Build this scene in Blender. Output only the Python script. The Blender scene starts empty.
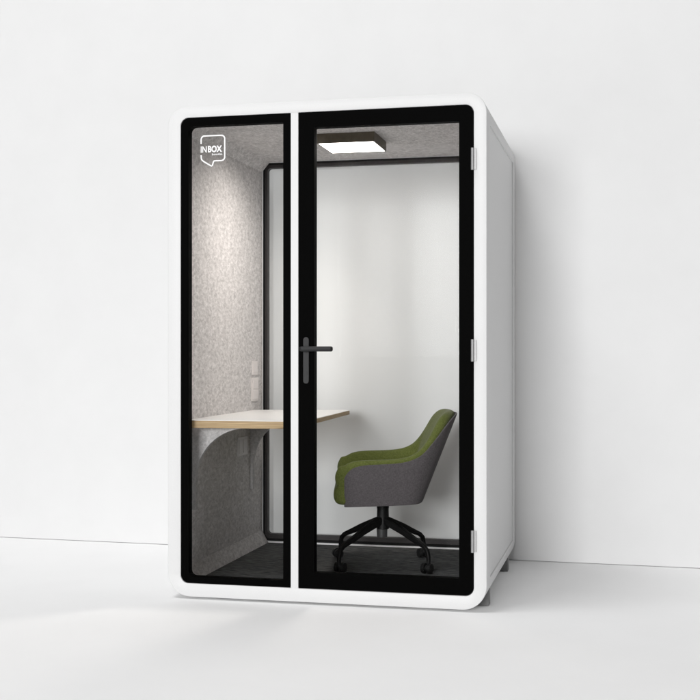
import bpy, bmesh, math, random
from mathutils import Vector, Matrix
random.seed(4)
S = bpy.context.scene
COL = S.collection
FZ = 0.058                      # floor level
PI = math.pi

# ------------------------------------------------------------------ materials
def mat(name, col, rough=0.5, spec=0.5, metal=0.0):
    m = bpy.data.materials.new(name); m.use_nodes = True
    b = m.node_tree.nodes['Principled BSDF']
    b.inputs['Base Color'].default_value = (*col, 1)
    b.inputs['Roughness'].default_value = rough
    b.inputs['Specular IOR Level'].default_value = spec
    b.inputs['Metallic'].default_value = metal
    return m

def noisy(m, c0, c1, scale=(1, 1, 1), nscale=50, detail=6, lo=0.35, hi=0.65, bump=0.0, bdist=0.002, rough_var=None):
    nt = m.node_tree; N = nt.nodes; L = nt.links
    b = N['Principled BSDF']
    tc = N.new('ShaderNodeTexCoord'); mp = N.new('ShaderNodeMapping')
    mp.inputs['Scale'].default_value = scale
    L.new(tc.outputs['Object'], mp.inputs['Vector'])
    n = N.new('ShaderNodeTexNoise'); n.inputs['Scale'].default_value = nscale
    n.inputs['Detail'].default_value = detail; n.inputs['Roughness'].default_value = 0.6
    L.new(mp.outputs['Vector'], n.inputs['Vector'])
    r = N.new('ShaderNodeValToRGB')
    r.color_ramp.elements[0].position = lo; r.color_ramp.elements[1].position = hi
    r.color_ramp.elements[0].color = (*c0, 1); r.color_ramp.elements[1].color = (*c1, 1)
    L.new(n.outputs['Fac'], r.inputs['Fac'])
    L.new(r.outputs['Color'], b.inputs['Base Color'])
    if bump:
        bp = N.new('ShaderNodeBump'); bp.inputs['Strength'].default_value = bump
        bp.inputs['Distance'].default_value = bdist
        L.new(n.outputs['Fac'], bp.inputs['Height']); L.new(bp.outputs['Normal'], b.inputs['Normal'])
    return n, r

M_wall = mat('wall_paint', (.80, .80, .80), 0.9, 0.1)
noisy(M_wall, (.735, .735, .735), (.75, .75, .75), nscale=3, detail=3)
M_floor = mat('floor_paint', (.75, .75, .75), 0.75, 0.15)
noisy(M_floor, (.915, .915, .915), (.93, .93, .93), nscale=2.2, detail=4)
M_white = mat('white_lacquer', (.8, .8, .8), 0.45, 0.3)
noisy(M_white, (.69, .69, .69), (.705, .705, .705), nscale=160, detail=2, bump=0.03, bdist=0.0005)
M_black = mat('black_coating', (.001, .001, .001), 0.6, 0.02)
M_rear = mat('dark_bronze_frame', (.030, .026, .026), 0.5, 0.3)
M_seal = mat('rubber_seal', (.006, .006, .006), 0.7, 0.2)
M_handle = mat('dark_grey_metal', (.013, .013, .014), 0.5, 0.3)
noisy(M_handle, (.012, .012, .013), (.016, .016, .017), nscale=300, detail=2)
M_hinge = mat('brushed_steel', (.3, .3, .3), 0.5, 0.4, .55)
noisy(M_hinge, (.30, .30, .30), (.38, .38, .38), scale=(1, 1, 14), nscale=60)
M_plastic = mat('white_plastic', (.72, .68, .67), 0.35, 0.4)
M_plasticg = mat('grey_plastic', (.20, .20, .20), 0.5, 0.3)
M_socket = mat('socket_plastic', (.62, .60, .60), 0.4, 0.3)
M_lamp = mat('lamp_housing', (.050, .043, .033), 0.45, 0.4)
noisy(M_lamp, (.080, .065, .044), (.102, .084, .058), scale=(1, 8, 1), nscale=40)
M_paint = mat('white_print', (.92, .92, .92), 0.5, 0.2)
M_chair_black = mat('black_chair_metal', (.006, .006, .006), 0.5, 0.22)
noisy(M_chair_black, (.004, .004, .004), (.007, .007, .007), nscale=120)
M_castor = mat('castor_plastic', (.009, .009, .009), 0.55, 0.25)
M_steel = mat('gas_lift_grey', (.045, .045, .045), 0.4, 0.5)
M_lam = mat('white_laminate', (.86, .855, .84), 0.35, 0.35)
noisy(M_lam, (.85, .845, .83), (.87, .865, .85), nscale=90)

# plywood edge: fine plies along z
M_ply = mat('plywood', (.4, .29, .17), 0.55, 0.3)
nt = M_ply.node_tree
n, r = noisy(M_ply, (.33, .22, .11), (.55, .41, .24), scale=(3, 3, 160), nscale=2.2, detail=5, lo=.3, hi=.7)

# felt: long pressed fibres over soft mottling
def felt(name, dark, mid, light, stretch):
    m = mat(name, mid, 0.95, 0.05); nt = m.node_tree; N = nt.nodes; L = nt.links
    b = N['Principled BSDF']
    tc = N.new('ShaderNodeTexCoord')
    outs = []
    for sc, ns, det in ((stretch, 62, 8), ((1.3, 1.3, 1.3), 13, 6), ((1, 1, 1), 190, 3)):
        mp = N.new('ShaderNodeMapping'); mp.inputs['Scale'].default_value = sc
        L.new(tc.outputs['Object'], mp.inputs['Vector'])
        n = N.new('ShaderNodeTexNoise'); n.inputs['Scale'].default_value = ns; n.inputs['Detail'].default_value = det
        n.inputs['Roughness'].default_value = .68; n.inputs['Distortion'].default_value = .6 if ns < 100 else 0
        L.new(mp.outputs['Vector'], n.inputs['Vector']); outs.append(n.outputs['Fac'])
    a = N.new('ShaderNodeMath'); a.operation = 'MULTIPLY_ADD'; a.inputs[1].default_value = .62
    L.new(outs[0], a.inputs[0])
    c = N.new('ShaderNodeMath'); c.operation = 'MULTIPLY'; c.inputs[1].default_value = .16
    L.new(outs[1], c.inputs[0]); L.new(c.outputs[0], a.inputs[2])
    d = N.new('ShaderNodeMath'); d.operation = 'MULTIPLY_ADD'; d.inputs[1].default_value = .22
    L.new(outs[2], d.inputs[0]); L.new(a.outputs[0], d.inputs[2])
    r = N.new('ShaderNodeValToRGB'); e = r.color_ramp.elements
    e[0].position = .38; e[0].color = (*dark, 1); e[1].position = .62; e[1].color = (*light, 1)
    x = e.new(.5); x.color = (*mid, 1)
    L.new(d.outputs[0], r.inputs['Fac']); L.new(r.outputs['Color'], b.inputs['Base Color'])
    bp = N.new('ShaderNodeBump'); bp.inputs['Strength'].default_value = .45; bp.inputs['Distance'].default_value = .0025
    L.new(d.outputs[0], bp.inputs['Height']); L.new(bp.outputs['Normal'], b.inputs['Normal'])
    return m
M_felt = felt('grey_felt', (.39, .378, .378), (.57, .553, .55), (.75, .73, .726), (1.2, .55, 1.0))

M_carpet = mat('dark_carpet', (.03, .03, .03), 0.95, 0.05)
noisy(M_carpet, (.055, .057, .057), (.165, .168, .168), scale=(.35, 1.6, 1), nscale=60, detail=9, lo=.36, hi=.66, bump=.15)

def fabric(name, c0, c1):
    m = mat(name, c0, 0.92, 0.1)
    m.node_tree.nodes['Principled BSDF'].inputs['Sheen Weight'].default_value = .12
    noisy(m, c0, c1, nscale=140, detail=6, lo=.32, hi=.68, bump=.35, bdist=.0015)
    return m
M_green = fabric('olive_green_wool', (.078, .094, .022), (.128, .148, .042))
M_greyfab = fabric('charcoal_wool', (.070, .063, .066), (.108, .098, .102))

def glass(name, tint, ior=1.45):
    m = bpy.data.materials.new(name); m.use_nodes = True
    N = m.node_tree.nodes; L = m.node_tree.links; N.clear()
    o = N.new('ShaderNodeOutputMaterial'); mx = N.new('ShaderNodeMixShader')
    t = N.new('ShaderNodeBsdfTransparent'); t.inputs['Color'].default_value = (*tint, 1)
    g = N.new('ShaderNodeBsdfGlossy'); g.inputs['Roughness'].default_value = 0.0
    f = N.new('ShaderNodeFresnel'); f.inputs['IOR'].default_value = ior
    L.new(f.outputs['Fac'], mx.inputs['Fac']); L.new(t.outputs[0], mx.inputs[1]); L.new(g.outputs[0], mx.inputs[2])
    L.new(mx.outputs[0], o.inputs['Surface'])
    return m
M_glass = glass('clear_glass', (.993, .995, .994), 1.035)
M_glass_back = glass('tinted_glass', (.990, .993, .992), 1.05)

M_diff = bpy.data.materials.new('lit_diffuser'); M_diff.use_nodes = True
_b = M_diff.node_tree.nodes['Principled BSDF']
_b.inputs['Base Color'].default_value = (.9, .88, .84, 1)
_b.inputs['Emission Color'].default_value = (1, .94, .885, 1); _b.inputs['Emission Strength'].default_value = 13.0

# ------------------------------------------------------------------ helpers
def finish(name, bm, m, parent=None, bevel=0.0, seg=2, subsurf=0, ang=40, smooth=True):
    bmesh.ops.recalc_face_normals(bm, faces=bm.faces)
    me = bpy.data.meshes.new(name); bm.to_mesh(me); bm.free()
    if smooth:
        for p in me.polygons: p.use_smooth = True
        if not subsurf: me.set_sharp_from_angle(angle=math.radians(ang))
    me.materials.append(m)
    o = bpy.data.objects.new(name, me); COL.objects.link(o)
    if bevel:
        b = o.modifiers.new('bevel', 'BEVEL'); b.width = bevel; b.segments = seg
        b.limit_method = 'ANGLE'; b.angle_limit = math.radians(35); b.harden_normals = True
    if subsurf:
        s = o.modifiers.new('sub', 'SUBSURF'); s.levels = s.render_levels = subsurf
    if parent: put(o, parent)
    return o

def world_loc(o):
    v = Vector((0, 0, 0)); M = Matrix.Identity(4)
    chain = []
    while o: chain.append(o); o = o.parent
    for c in reversed(chain): M = M @ c.matrix_parent_inverse @ Matrix.LocRotScale(c.location, c.rotation_euler, c.scale)
    return M
def put(o, parent):
    """parent o, keeping its mesh where it was modelled in the world"""
    o.parent = parent; o.matrix_parent_inverse = world_loc(parent).inverted()

def thing(name, label, cat, loc, rz=0, group=None):
    o = bpy.data.objects.new(name, None); COL.objects.link(o)
    o.empty_display_size = .1
    o.location = loc; o.rotation_euler = (0, 0, rz)
    o['label'] = label; o['category'] = cat
    if group: o['group'] = group
    return o

def box(bm, x0, x1, y0, y1, z0, z1):
    v = [bm.verts.new((x, y, z)) for x in (x0, x1) for y in (y0, y1) for z in (z0, z1)]
    for f in ((0, 1, 3, 2), (4, 6, 7, 5), (0, 4, 5, 1), (2, 3, 7, 6), (0, 2, 6, 4), (1, 5, 7, 3)):
        bm.faces.new([v[i] for i in f])

def rr(x0, x1, z0, z1, rad, n=10):
    """rounded rectangle, radii: bottom-left, bottom-right, top-right, top-left"""
    if not isinstance(rad, (tuple, list)): rad = (rad,) * 4
    pts = []
    for (cx, cz, sx, sz, a0, r) in ((x0, z0, 1, 1, PI, rad[0]), (x1, z0, -1, 1, 1.5 * PI, rad[1]),
                                    (x1, z1, -1, -1, 0, rad[2]), (x0, z1, 1, -1, .5 * PI, rad[3])):
        for i in range(n + 1):
            a = a0 + .5 * PI * i / n
            pts.append((cx + sx * r + r * math.cos(a), cz + sz * r + r * math.sin(a)))
    return pts

def bridge(bm, A, B):
    n = len(A)
    for i in range(n): bm.faces.new((A[i], A[(i + 1) % n], B[(i + 1) % n], B[i]))
def ring(bm, pts, y): return [bm.verts.new((x, y, z)) for x, z in pts]
def frame_bm(outer, inner, y0, y1):
    bm = bmesh.new()
    a = ring(bm, outer, y0); b = ring(bm, inner, y0); c = ring(bm, inner, y1); d = ring(bm, outer, y1)
    bridge(bm, a, b); bridge(bm, b, c); bridge(bm, c, d); bridge(bm, d, a)
    return bm
def slab_bm(pts, y0, y1):
    bm = bmesh.new()
    a = ring(bm, pts, y0); b = ring(bm, pts, y1)
    bm.faces.new(a); bm.faces.new(b[::-1]); bridge(bm, a, b)
    return bm
def zslab_bm(pts, z0, z1):
    bm = bmesh.new()
    a = [bm.verts.new((x, y, z0)) for x, y in pts]; b = [bm.verts.new((x, y, z1)) for x, y in pts]
    bm.faces.new(a[::-1]); bm.faces.new(b); bridge(bm, a, b)
    return bm
def cyl(bm, p, q, r0, r1=None, n=20):
    r1 = r0 if r1 is None else r1
    p = Vector(p); q = Vector(q); d = (q - p).normalized()
    u = d.orthogonal().normalized(); w = d.cross(u)
    A = []; B = []
    for i in range(n):
        a = 2 * PI * i / n; e = u * math.cos(a) + w * math.sin(a)
        A.append(bm.verts.new(p + e * r0)); B.append(bm.verts.new(q + e * r1))
    bm.faces.new(A[::-1]); bm.faces.new(B); bridge(bm, A, B)

# ------------------------------------------------------------------ setting
bm = bmesh.new(); box(bm, -9, 11, -12, 6, FZ - .1, FZ)
o = finish('floor', bm, M_floor); o['kind'] = 'structure'
bm = bmesh.new(); box(bm, -9, 10, 0, .15, .0028, 7)
o = finish('wall', bm, M_wall); o['kind'] = 'structure'
o.location = (0.0, 1.3905, FZ); o.rotation_euler = (0, 0, -math.atan2(.138, 4.034))

# ------------------------------------------------------------------ pod
W = 1.44; D = 1.30; Z0 = .068; Z1 = 2.272
pod = thing('office_pod', 'tall white soundproof office pod with black framed glass front standing against the white wall',
            'office pod', (.72, .65, FZ))

out = rr(0, W, Z0, Z1, (.105, .105, .085, .085), 14)
inn = rr(.061, 1.385, .128, 2.222, .036, 14)
cav = rr(.046, 1.394, .105, 2.228, .02, 14)
bm = bmesh.new()
R = [ring(bm, inn, 0), ring(bm, out, 0), ring(bm, out, D), ring(bm, inn, D), ring(bm, inn, 1.25), ring(bm, cav, 1.25), ring(bm, cav, .05), ring(bm, inn, .05)]
for i in range(len(R)): bridge(bm, R[i], R[(i + 1) % len(R)])
shell = finish('shell', bm, M_white, None, bevel=.006, seg=3, ang=30)
# shallow recessed panel in each outer side
for x0, x1 in ((W - .005, W + .05), (-.05, .005)):
    cb = bmesh.new(); box(cb, x0, x1, .135, 1.185, .186, 2.155)
    bmesh.ops.recalc_face_normals(cb, faces=cb.faces)
    cm = bpy.data.meshes.new('cut'); cb.to_mesh(cm); cb.free()
    co = bpy.data.objects.new('cut', cm); COL.objects.link(co)
    md = shell.modifiers.new('cut', 'BOOLEAN'); md.object = co; md.operation = 'DIFFERENCE'; md.solver = 'EXACT'
dg = bpy.context.evaluated_depsgraph_get(); dg.update()
nm = bpy.data.meshes.new_from_object(shell.evaluated_get(dg))
shell.modifiers.clear(); shell.data = nm; nm.name = 'shell'
for p in nm.polygons: p.use_smooth = True
nm.set_sharp_from_angle(angle=math.radians(30))
if not nm.materials: nm.materials.append(M_white)
for c in [o for o in COL.objects if o.name.startswith('cut')]: bpy.data.objects.remove(c)
put(shell, pod)

# white post between the fixed pane and the door
bm = bmesh.new(); box(bm, .5755, .6105, .0015, .05, .125, 2.225)
finish('mullion', bm, M_white, pod, bevel=.0015)

# felt lining with chamfered corners
def octo(x0, x1, z0, z1, ct, cb): return [(x0 + cb[0], z0), (x1 - cb[0], z0), (x1, z0 + cb[1]), (x1, z1 - ct[1]), (x1 - ct[0], z1), (x0 + ct[0], z1), (x0, z1 - ct[1]), (x0, z0 + cb[1])]
bm = frame_bm(octo(.040, 1.400, .098, 2.234, (.045, .053), (.035, .067)), octo(.055, 1.385, .112, 2.215, (.045, .053), (.041, .075)), .052, 1.248)
finish('felt_lining', bm, M_felt, pod, ang=10)
bm = bmesh.new(); box(bm, .090, 1.350, .0535, 1.2465, .107, .120)
finish('carpet', bm, M_carpet, pod, bevel=.003)
# feet
for fx, fy in ((1.405, .175), (1.405, 1.02), (.035, .175), (.035, 1.02)):
    bm = bmesh.new(); box(bm, fx - .045, fx + .028, fy - .025, fy + .025, FZ + .0005, .13)
    finish('foot', bm, M_plasticg, pod, bevel=.004)

# fixed pane
fw = finish('fixed_window', frame_bm(rr(.0625, .5755, .1295, 2.2205, (.038, .003, .003, .038)), rr(.099, .541, .158, 2.183, (.026, .003, .003, .026)), .001, .045), M_black, pod, bevel=.001)
fw['label'] = 'narrow fixed pane with the white speech bubble logo'
finish('pane', slab_bm(rr(.097, .543, .156, 2.185, .02), .009, .017), M_glass, fw)

# door
dr = finish('door', frame_bm(rr(.6115, 1.3835, .1295, 2.2205, (.003, .038, .038, .003)), rr(.684, 1.322, .200, 2.153, .004), -.001, .044), M_black, pod, bevel=.001)
dr['label'] = 'black framed glass door'
finish('pane', slab_bm(rr(.682, 1.324, .198, 2.155, .004), .009, .017), M_glass, dr)
# handle: long rounded plate, round rose and lever
bm = slab_bm(rr(.6355, .6615, 1.029, 1.233, .0125), -.011, 0)
cyl(bm, (.6485, -.008, 1.181), (.6485, -.045, 1.181), .011)
cyl(bm, (.6370, -.045, 1.181), (.772, -.045, 1.181), .0115)
cyl(bm, (.6285, -.045, 1.181), (.6375, -.045, 1.181), .007, .0115)
cyl(bm, (.772, -.045, 1.181), (.777, -.045, 1.181), .0115, .008)
cyl(bm, (.6485, -.012, 1.075), (.6485, -.0005, 1.075), .008)
finish('door_handle', bm, M_handle, dr, bevel=.0012)
for z in (1.988, 1.174, .362):
    bm = bmesh.new()
    cyl(bm, (1.3805, -.009, z - .047), (1.3805, -.009, z + .047), .0065)
    box(bm, 1.3810, 1.3960, -.006, .004, z - .045, z + .045)
    for k in (-.016, .016): cyl(bm, (1.3805, -.009, z + k - .0006), (1.3805, -.009, z + k + .0006), .0069)
    finish('hinge', bm, M_hinge, dr, bevel=.001)

# rear window
rw = finish('rear_window', frame_bm(rr(.0625, 1.3835, .1305, 2.2120, .030), rr(.0705, 1.3755, .1420, 2.2020, .026), 1.2485, 1.295), M_seal, pod)
finish('window_frame', frame_bm(rr(.0700, 1.3760, .1415, 2.2025, .026), rr(.0850, 1.3610, .1670, 2.1840, .018), 1.2535, 1.294), M_rear, rw, bevel=.002)
finish('pane', slab_bm(rr(.083, 1.363, .165, 2.186, .016), 1.262, 1.270), M_glass_back, rw)

# sockets on the felt wall
def plate(y0, y1, z0, z1, m, keys):
    bm = bmesh.new(); box(bm, .0535, .0615, y0, y1, z0, z1)
    for (a, b, c, d) in keys: box(bm, .0610, .0640, a, b, c, d)
    return finish('socket', bm, m, pod, bevel=.002)
p = plate(1.062, 1.150, 1.046, 1.122, M_plastic, [(1.078, 1.134, 1.060, 1.108)]); p.name = 'light_switch'
plate(1.052, 1.165, .905, 1.030, M_plastic, [(1.066, 1.151, .972, 1.020), (1.066, 1.151, .915, .962)])
plate(.816, .974, .628, .727, M_socket, [(.832, .888, .642, .713), (.902, .958, .642, .713)])

# logo: outlined speech bubble and lettering, printed on the fixed pane
def LX(px): return .1525 + (px - 199.9) * .00470
def LZ(py): return 2.138 - (py - 135.8) * .00457
def stroke(bm, pts, w, y0, y1):
    L = []; Rr = []
    for i, p in enumerate(pts):
        p = Vector(p); a = Vector(pts[max(i - 1, 0)]); b = Vector(pts[min(i + 1, len(pts) - 1)])
        d = (b - a).normalized(); n = Vector((-d.y, d.x)) * w / 2
        L.append(p + n); Rr.append(p - n)
    for i in range(len(pts) - 1):
        q = [L[i], L[i + 1], Rr[i + 1], Rr[i]]
        A = [bm.verts.new((v.x, y0, v.y)) for v in q]; B = [bm.verts.new((v.x, y1, v.y)) for v in q]
        bm.faces.new(A); bm.faces.new(B[::-1]); bridge(bm, A, B)
def arc(cx, cz, r, a0, a1, n=8): return [(cx + r * math.cos(math.radians(a0 + (a1 - a0) * i / n)), cz + r * math.sin(math.radians(a0 + (a1 - a0) * i / n))) for i in range(n + 1)]
xl, xr_, zt, zb = LX(200.6), LX(224.3), LZ(135.8), LZ(160.6)
rc = .016
lp = [(xl, LZ(143.6))] + arc(xl + rc, zt - rc, rc, 180, 90) + arc(xr_ - rc, zt - rc, rc, 90, 0) + arc(xr_ - rc, zb + rc, rc, 0, -90) \
     + [(LX(214.2), zb)] + arc(LX(214.2), zb - .006, .006, 90, 180, 4)[1:] + [(LX(211.9), LZ(165.0)), (LX(211.2), LZ(165.5)), (LX(210.2), LZ(165.2)), (LX(203.2), LZ(160.9))] + [(LX(201.6), LZ(159.6)), (LX(200.8), LZ(158.0)), (xl, LZ(154.6))]
bm = bmesh.new(); stroke(bm, lp, .0058, .0078, .0086)
logo = finish('logo', bm, M_paint, fw, smooth=False)
logo['label'] = 'white outlined speech bubble with lettering'
def text(body, x0, x1, z0, z1, bold, bm):
    cu = bpy.data.curves.new('t', 'FONT'); cu.body = body; cu.size = 1; cu.offset = bold; cu.resolution_u = 3; cu.space_character = 1.0
    to = bpy.data.objects.new('t', cu); COL.objects.link(to)
    dg = bpy.context.evaluated_depsgraph_get(); dg.update()
    me = bpy.data.meshes.new_from_object(to.evaluated_get(dg))
    bpy.data.objects.remove(to); bpy.data.curves.remove(cu)
    xs = [v.co.x for v in me.vertices]; ys = [v.co.y for v in me.vertices]
    ax, bx, ay, by = min(xs), max(xs), min(ys), max(ys)
    vs = [bm.verts.new((x0 + (v.co.x - ax) / (bx - ax) * (x1 - x0), .0080, z0 + (v.co.y - ay) / (by - ay) * (z1 - z0))) for v in me.vertices]
    for p in me.polygons:
        try: bm.faces.new([vs[i] for i in p.vertices])
        except ValueError: pass
    bpy.data.meshes.remove(me)
bm = bmesh.new()
text('IN', LX(200.2), LX(206.2), LZ(152.2), LZ(145.9), .018, bm)
text('BOX', LX(207.4), LX(221.6), LZ(152.2), LZ(145.6), .035, bm)
text('booths', LX(211.6), LX(221.8), LZ(155.2), LZ(152.9), .012, bm)
r_ = bmesh.ops.extrude_face_region(bm, geom=list(bm.faces))
for v in [g for g in r_['geom'] if isinstance(g, bmesh.types.BMVert)]: v.co.y += .0007
finish('lettering', bm, M_paint, fw, smooth=False)

# ------------------------------------------------------------------ ceiling light
cl = thing('ceiling_light', 'square bronze ceiling light with glowing white panel inside the pod', 'ceiling light', (.711, .620, 2.215))
lx0, lx1, ly0, ly1 = .571, .852, .477, .764
bm = frame_bm([(lx0, ly0), (lx1, ly0), (lx1, ly1), (lx0, ly1)], [(lx0 + .006, ly0 + .006), (lx1 - .006, ly0 + .006), (lx1 - .006, ly1 - .006), (lx0 + .006, ly1 - .006)], 0, 1)
bm.free()
bm = bmesh.new()
e = .006
box(bm, lx0, lx1, ly0, ly0 + e, 2.168, 2.2155); box(bm, lx0, lx1, ly1 - e, ly1, 2.168, 2.2155)
box(bm, lx0, lx0 + e, ly0 + e, ly1 - e, 2.168, 2.2155); box(bm, lx1 - e, lx1, ly0 + e, ly1 - e, 2.168, 2.2155)
box(bm, lx0 + e, lx1 - e, ly0 + e, ly1 - e, 2.205, 2.2155)
finish('housing', bm, M_lamp, cl)
bm = bmesh.new(); box(bm, lx0 + e + .0005, lx1 - e - .0005, ly0 + e + .0005, ly1 - e - .0005, 2.1685, 2.174)
finish('diffuser', bm, M_diff, cl)

# ------------------------------------------------------------------ desk
dk = thing('desk', 'wall mounted white desk with a plywood edge on curved grey brackets inside the pod', 'desk', (.055, .60, .43))
def fillet(pts, rad, n=8):
    o = []; m = len(pts)
    for i, (p, r) in enumerate(zip(pts, rad)):
        p = Vector(p); a = (Vector(pts[i - 1]) - p).normalized(); b = (Vector(pts[(i + 1) % m]) - p).normalized()
        if r <= 0: o.append(tuple(p)); continue
        half = a.angle(b) / 2; t = r / math.tan(half)
        s = p + a * t; e = p + b * t; c = p + (a + b).normalized() * (r / math.sin(half))
        a0 = math.atan2((s - c).y, (s - c).x); a1 = math.atan2((e - c).y, (e - c).x)
        da = (a1 - a0 + PI) % (2 * PI) - PI
        for k in range(n + 1): o.append((c.x + r * math.cos(a0 + da * k / n), c.y + r * math.sin(a0 + da * k / n)))
    return o
outl = fillet([(.0553, .075), (.612, .100), (.566, 1.235), (.0553, 1.10)], [0, .10, .05, 0])
bm = bmesh.new()   # plywood slab, undercut along its free right-hand edge
lv = [[bm.verts.new((x - (.05 if z < .83 and x > .45 else 0), y, z)) for x, y in outl] for z in (.822, .835, .8545)]
bm.faces.new(lv[0][::-1]); bm.faces.new(lv[2]); bridge(bm, lv[0], lv[1]); bridge(bm, lv[1], lv[2])
tp = finish('tabletop', bm, M_ply, dk, bevel=.0015)
cx, cy = .33, .65
lam = [(x + (cx - x) * .004 if x > .06 else x, y + (cy - y) * .004) for x, y in outl]
finish('laminate_surface', zslab_bm(lam, .8545, .8575), M_lam, tp, bevel=.001)
M_brk = felt('bracket_felt', (.34, .33, .33), (.46, .45, .45), (.58, .565, .565), (1, 1, 1))
def bracket(y):
    pts = [(.0555, .8215), (.0555, .435), (.0705, .435), (.0705, .57)]
    c = (.3205, .57)
    for i in range(1, 17):
        a = PI - .5 * PI * i / 16
        pts.append((c[0] + .25 * math.cos(a), c[1] + .248 * math.sin(a)))
    pts += [(.42, .8185), (.42, .8215)]
    finish('bracket', slab_bm(pts, y, y + .030), M_brk, dk, bevel=.0015)
bracket(.165); bracket(1.035)

# ------------------------------------------------------------------ chair
CX, CY, CA = .850, .690, math.radians(12.5)
ch = thing('office_chair', 'green and charcoal upholstered office chair on a black four legged castor base inside the pod', 'chair', (CX, CY, .120), CA)
def CH(u, v, z):   # chair space (u backwards, v away from the viewer) to world
    return (CX + u * math.cos(CA) - v * math.sin(CA), CY + u * math.sin(CA) + v * math.cos(CA), z)
PXC, SC = 384.6, 214.3
def U(px, w=.3): d = 5.881 - w; return (px - 350) * d / 1196 - .163
def Zp(py, w=.3): return 1.159 - (py - 354) * (5.881 - w) / 1196
# stations of the near half: bottom px, grey edge (px,py), top (px,py), half width
ST = [(345, (345, 478), (345, 465.4), .290), (350, (350, 469.5), (350, 462.0), .295), (360, (360, 465.3), (360, 460.3), .300), (374, (377, 464.3), (377, 460), .302),
      (388, (394, 463.8), (394, 459.6), .302), (398, (407, 462), (407, 458), .300), (406, (417, 458.6), (416, 454.5), .298), (412, (425, 453.5), (423.5, 449), .294),
      (416, (434, 442.5), (432, 438), .284), (419, (442.5, 431.5), (440, 426), .266), (421.5, (450.5, 420.5), (447.5, 415.5), .232), (422.6, (456.5, 413.4), (453, 410.6), .160), (423, (458, 412), (455, 409.8), .0)]
full = [(b, g, t, -w) for b, g, t, w in ST] + [(b, g, t, w) for b, g, t, w in reversed(ST[:-1])]
NS = len(full)
def bot_py(px): return 508.3 - 3.0 * (px - 345) / 78
def plan_n(i, idx):
    """inward plan normal at station i"""
    a = full[max(i - 1, 0)]; b = full[min(i + 1, NS - 1)]
    ua, ub = (U(a[2][0], abs(a[3])), U(b[2][0], abs(b[3]))); d = Vector((ub - ua, b[3] - a[3]))
    d = d.normalized() if d.length > 1e-6 else Vector((0, 1))
    if i in (0, NS - 1): d = Vector((1, 0)) if i == 0 else Vector((-1, 0))
    return Vector((-d.y, d.x))
TH = .058
bm = bmesh.new(); prev = None; first = None
for i, (b, g, t, w) in enumerate(full):
    n = plan_n(i, 2)
    wa = abs(w); ub, zb_ = U(b, wa), Zp(bot_py(b), .3); ug, zg = U(g[0], wa), Zp(g[1], wa); ut, zt_ = U(t[0], wa), Zp(t[1], wa)
    wb = w * .93
    sec = [(ub + n.x * .006, wb + n.y * .006, zb_ + .004), ((ub + ug) / 2 + n.x * .006, (wb + w) / 2 + n.y * .006, (zb_ + zg) / 2),
           (ug + n.x * .004, w + n.y * .004, zg - .006), (ug * .45 + ut * .55 + n.x * .006, w + n.y * .006, zg * .45 + zt_ * .55), (ut + n.x * TH * .42, w + n.y * TH * .42, zt_ + .004),
           (ut + n.x * TH, w + n.y * TH, zt_ - .018), ((ub * .5 + ut * .5) + n.x * TH * 1.15, w * .97 + n.y * TH * 1.15, (zb_ + zt_) / 2), (ub + n.x * TH * 1.1, wb + n.y * TH * 1.1, zb_ + .004)]
    rg = [bm.verts.new(CH(*p)) for p in sec]
    if prev: bridge(bm, prev, rg)
    else: first = rg
    prev = rg
for rg in (first, prev):   # rounded front ends of the arms
    f = bm.faces.new(rg)
    fwd = Vector(CH(-1, 0, 0)) - Vector(CH(0, 0, 0))
    lift = lambda z: min(1, max(0, (z - .47) / .07)) * (1 - .42 * min(1, max(0, (z - .585) / .055)))
    for ins, push in ((.002, .022), (.006, .016), (.010, .009), (.012, .002)):
        bmesh.ops.inset_region(bm, faces=[f], thickness=ins, depth=0)
        for v in f.verts: v.co += fwd * push * lift(v.co.z)
finish('upholstery', bm, M_green, ch, subsurf=2)
# charcoal outer shell
SL = (0, .02, .25, .5, .75, .96, 1); KL = len(SL) - 1
bm = bmesh.new(); rows = []
for i, (b, g, t, w) in enumerate(full):
    n = plan_n(i, 1); wa = abs(w); ub, zb_ = U(b, wa), Zp(bot_py(b), .3); ug, zg = U(g[0], wa), Zp(g[1], wa); wb = w * .93
    row = []
    for s in SL:
        row.append((ub + (ug - ub) * s - n.x * .005, wb + (w - wb) * min(1, s * 1.3) - n.y * .005, zb_ + (zg - zb_) * s))
    rows.append(row)
VV = [[bm.verts.new(CH(*p)) for p in r] for r in rows]
VI = []
for i, r in enumerate(rows):
    n = plan_n(i, 1); VI.append([bm.verts.new(CH(p[0] + n.x * .012, p[1] + n.y * .012, p[2] - (.003 if k == KL else 0))) for k, p in enumerate(r)])
for i in range(NS - 1):
    for k in range(KL):
        bm.faces.new((VV[i][k], VV[i + 1][k], VV[i + 1][k + 1], VV[i][k + 1])); bm.faces.new((VI[i][k], VI[i][k + 1], VI[i + 1][k + 1], VI[i + 1][k]))
    bm.faces.new((VV[i][KL], VV[i + 1][KL], VI[i + 1][KL], VI[i][KL])); bm.faces.new((VV[i][0], VI[i][0], VI[i + 1][0], VV[i + 1][0]))
for i in (0, NS - 1):
    for k in range(KL): bm.faces.new((VV[i][k], VV[i][k + 1], VI[i][k + 1], VI[i][k]))
finish('outer_shell', bm, M_greyfab, ch, subsurf=2)
# underside pan closing the shell
bm = bmesh.new()
lo = [bm.verts.new(CH(U(b, abs(w)) - .004 if i not in (0, NS - 1) else U(b), w * .915, Zp(bot_py(b)) + .001)) for i, (b, g, t, w) in enumerate(full)]
hi = [bm.verts.new((v.co.x, v.co.y, v.co.z + .02)) for v in lo]
bm.faces.new(lo); bm.faces.new(hi[::-1]); bridge(bm, lo, hi)
finish('seat_pan', bm, M_greyfab, ch)
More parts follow.
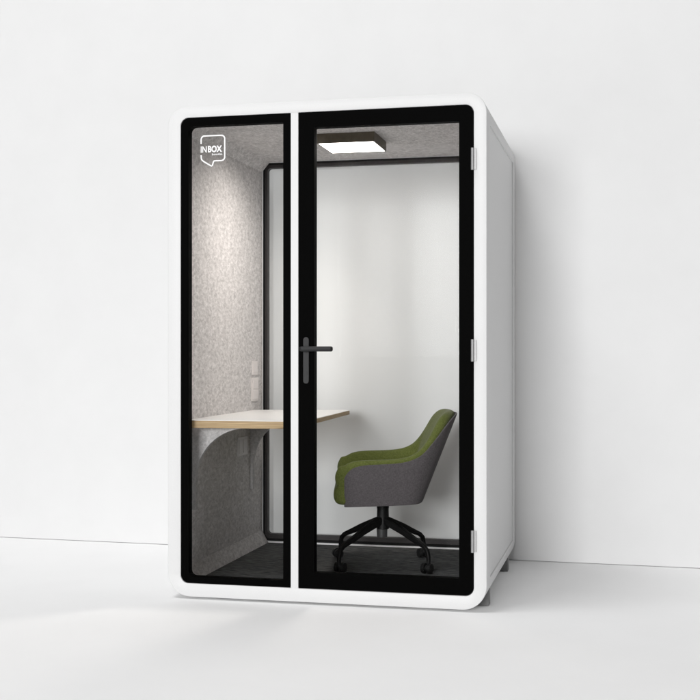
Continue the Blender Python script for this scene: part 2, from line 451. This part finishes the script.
# seat cushion
bm = bmesh.new()
u0, u1, z0c, z1c = U(334), U(414), Zp(507.2), Zp(483)
prof = [(u0 + .020, z0c), (u0 + .003, z0c + .022), (u0 - .002, z0c + .055), (u0 + .006, z0c + .092), (u0 + .035, z1c + .004), (u0 + .15, z1c + .010), (u1 - .05, z1c - .008), (u1, z1c - .01), (u1, z0c + .02), (u0 + .1, z0c + .002)]
vs = [-.285, -.262, -.12, 0, .12, .262, .285]
rings_ = []
for j, v in enumerate(vs):
    sh = .018 if j in (0, 6) else 0
    cu_, cz_ = sum(p[0] for p in prof) / len(prof), sum(p[1] for p in prof) / len(prof)
    rings_.append([bm.verts.new(CH(u + (cu_ - u) * sh * 2, v, z + (cz_ - z) * sh * 8)) for u, z in prof])
for a, b in zip(rings_, rings_[1:]): bridge(bm, a, b)
bm.faces.new(rings_[0]); bm.faces.new(rings_[-1][::-1])
finish('seat_cushion', bm, M_green, ch, subsurf=2)

# swivel column and hub
bm = bmesh.new()
cyl(bm, CH(0, 0, .448), CH(0, 0, .40), .030); cyl(bm, CH(0, 0, .402), CH(0, 0, .300), .0285, .031)
box_ = [(-.13, -.09), (.11, -.09), (.11, .09), (-.13, .09)]
A = [bm.verts.new(CH(u, v, .436)) for u, v in box_]; B = [bm.verts.new(CH(u * .9, v * .9, .428)) for u, v in box_]
bm.faces.new(A); bm.faces.new(B[::-1]); bridge(bm, A, B)
finish('column', bm, M_chair_black, ch, bevel=.002)
bm = bmesh.new(); cyl(bm, CH(-.004, 0, .302), CH(-.004, 0, .258), .027, .025)
finish('gas_lift', bm, M_steel, ch, bevel=.003)
# legs: sweep a rounded rectangular bar down and out, then straight down to the castor
RL = .300
for k in range(4):
    a = math.radians(45 + 90 * k)
    cs, sn = math.cos(a), math.sin(a)
    path = [(.010, .346), (.070, .3245), (.140, .299), (.210, .269), (.268, .246), (.291, .227), (.299, .198), (.300, .165)]
    wid = [.036, .032, .028, .025, .022, .020, .019, .018]; hei = [.036, .034, .030, .026, .021, .020, .019, .018]
    bm = bmesh.new(); prev = None
    for i, (r_, z_) in enumerate(path):
        p0 = path[max(i - 1, 0)]; p1 = path[min(i + 1, len(path) - 1)]
        d = Vector((p1[0] - p0[0], p1[1] - p0[1])).normalized(); n2 = Vector((-d.y, d.x))
        sec = []
        for (sa, sb) in ((-1, -1), (1, -1), (1, 1), (-1, 1)):
            rr_ = r_ + n2.x * sb * hei[i] / 2; zz = z_ + n2.y * sb * hei[i] / 2; vv = sa * wid[i] / 2
            sec.append(bm.verts.new(CH(rr_ * cs - vv * sn, rr_ * sn + vv * cs, zz)))
        if prev: bridge(bm, prev, sec)
        else: bm.faces.new(sec)
        prev = sec
    bm.faces.new(prev[::-1])
    lg = finish('leg', bm, M_chair_black, ch, bevel=.006, seg=3)
    # twin-wheel castor under the leg
    bm = bmesh.new()
    px_, py_ = RL * cs, RL * sn
    ca = (.35, 1.9, -.5, 2.6)[k]; tx, ty = math.cos(ca), math.sin(ca); off = .014
    ox, oy = px_ - ty * off, py_ + tx * off     # wheel centre trails the stem
    for s in (-1, 1):
        cyl(bm, CH(ox + tx * s * .007, oy + ty * s * .007, .1455), CH(ox + tx * s * .025, oy + ty * s * .025, .1455), .025, .0235, 24)
    cyl(bm, CH(px_, py_, .150), CH(px_, py_, .178), .010)
    cyl(bm, CH(ox - tx * .008, oy - ty * .008, .1455), CH(ox + tx * .008, oy + ty * .008, .1455), .015)
    finish('castor', bm, M_castor, lg, bevel=.002)

# ------------------------------------------------------------------ light
w = bpy.data.worlds.new('World'); S.world = w; w.use_nodes = True
bg = w.node_tree.nodes['Background']; bg.inputs['Color'].default_value = (1, 1, 1, 1); bg.inputs['Strength'].default_value = 0.13
def area(name, loc, target, size, power, col=(1, 1, 1)):
    l = bpy.data.lights.new(name, 'AREA'); l.shape = 'SQUARE'; l.size = size; l.energy = power; l.color = col
    o = bpy.data.objects.new(name, l); COL.objects.link(o); o.location = loc
    o.rotation_euler = (Vector(target) - Vector(loc)).to_track_quat('-Z', 'Y').to_euler()
    return o
fs = area('front_softbox', (-.35, -15.0, 2.9), (.6, 1.0, 1.2), 5.0, 1500); fs.data.shape = 'RECTANGLE'; fs.data.size_y = 3.6
wd = area('wide_softbox', (-3.2, -17.0, 7.0), (.7, 1.0, 1.2), 11.0, 160); wd.data.shape = 'RECTANGLE'; wd.data.size_y = 1.6
az, el, dist = math.radians(42), math.radians(71), 13.0
tg = Vector((.7, .2, 1.0))
area('side_softbox', tg + dist * Vector((-math.sin(az) * math.cos(el), -math.cos(az) * math.cos(el), math.sin(el))), tg, 5.0, 760)
wl = area('ceiling_lamp_glow', (.66, .62, 2.150), (.10, .62, 1.25), .20, 5.6, (1, .93, .865)); wl.data.spread = math.radians(116)

# ------------------------------------------------------------------ camera
cam = bpy.data.cameras.new('camera'); co = bpy.data.objects.new('camera', cam); COL.objects.link(co)
cam.sensor_width = 36; cam.lens = 1196 / 700 * 36; cam.shift_y = (354 - 350) / 700
co.location = (2.024, -5.075, 1.159)
co.rotation_euler = (PI / 2, 0, math.atan(278 / 1196))
cam.clip_end = 200
S.camera = co
vs_ = S.view_settings; vs_.view_transform = 'Standard'; vs_.look = 'None'; vs_.gamma = 1; vs_.exposure = 0; vs_.use_curve_mapping = False
S.cycles.transparent_max_bounces = 24; S.cycles.max_bounces = 14; S.cycles.diffuse_bounces = 6
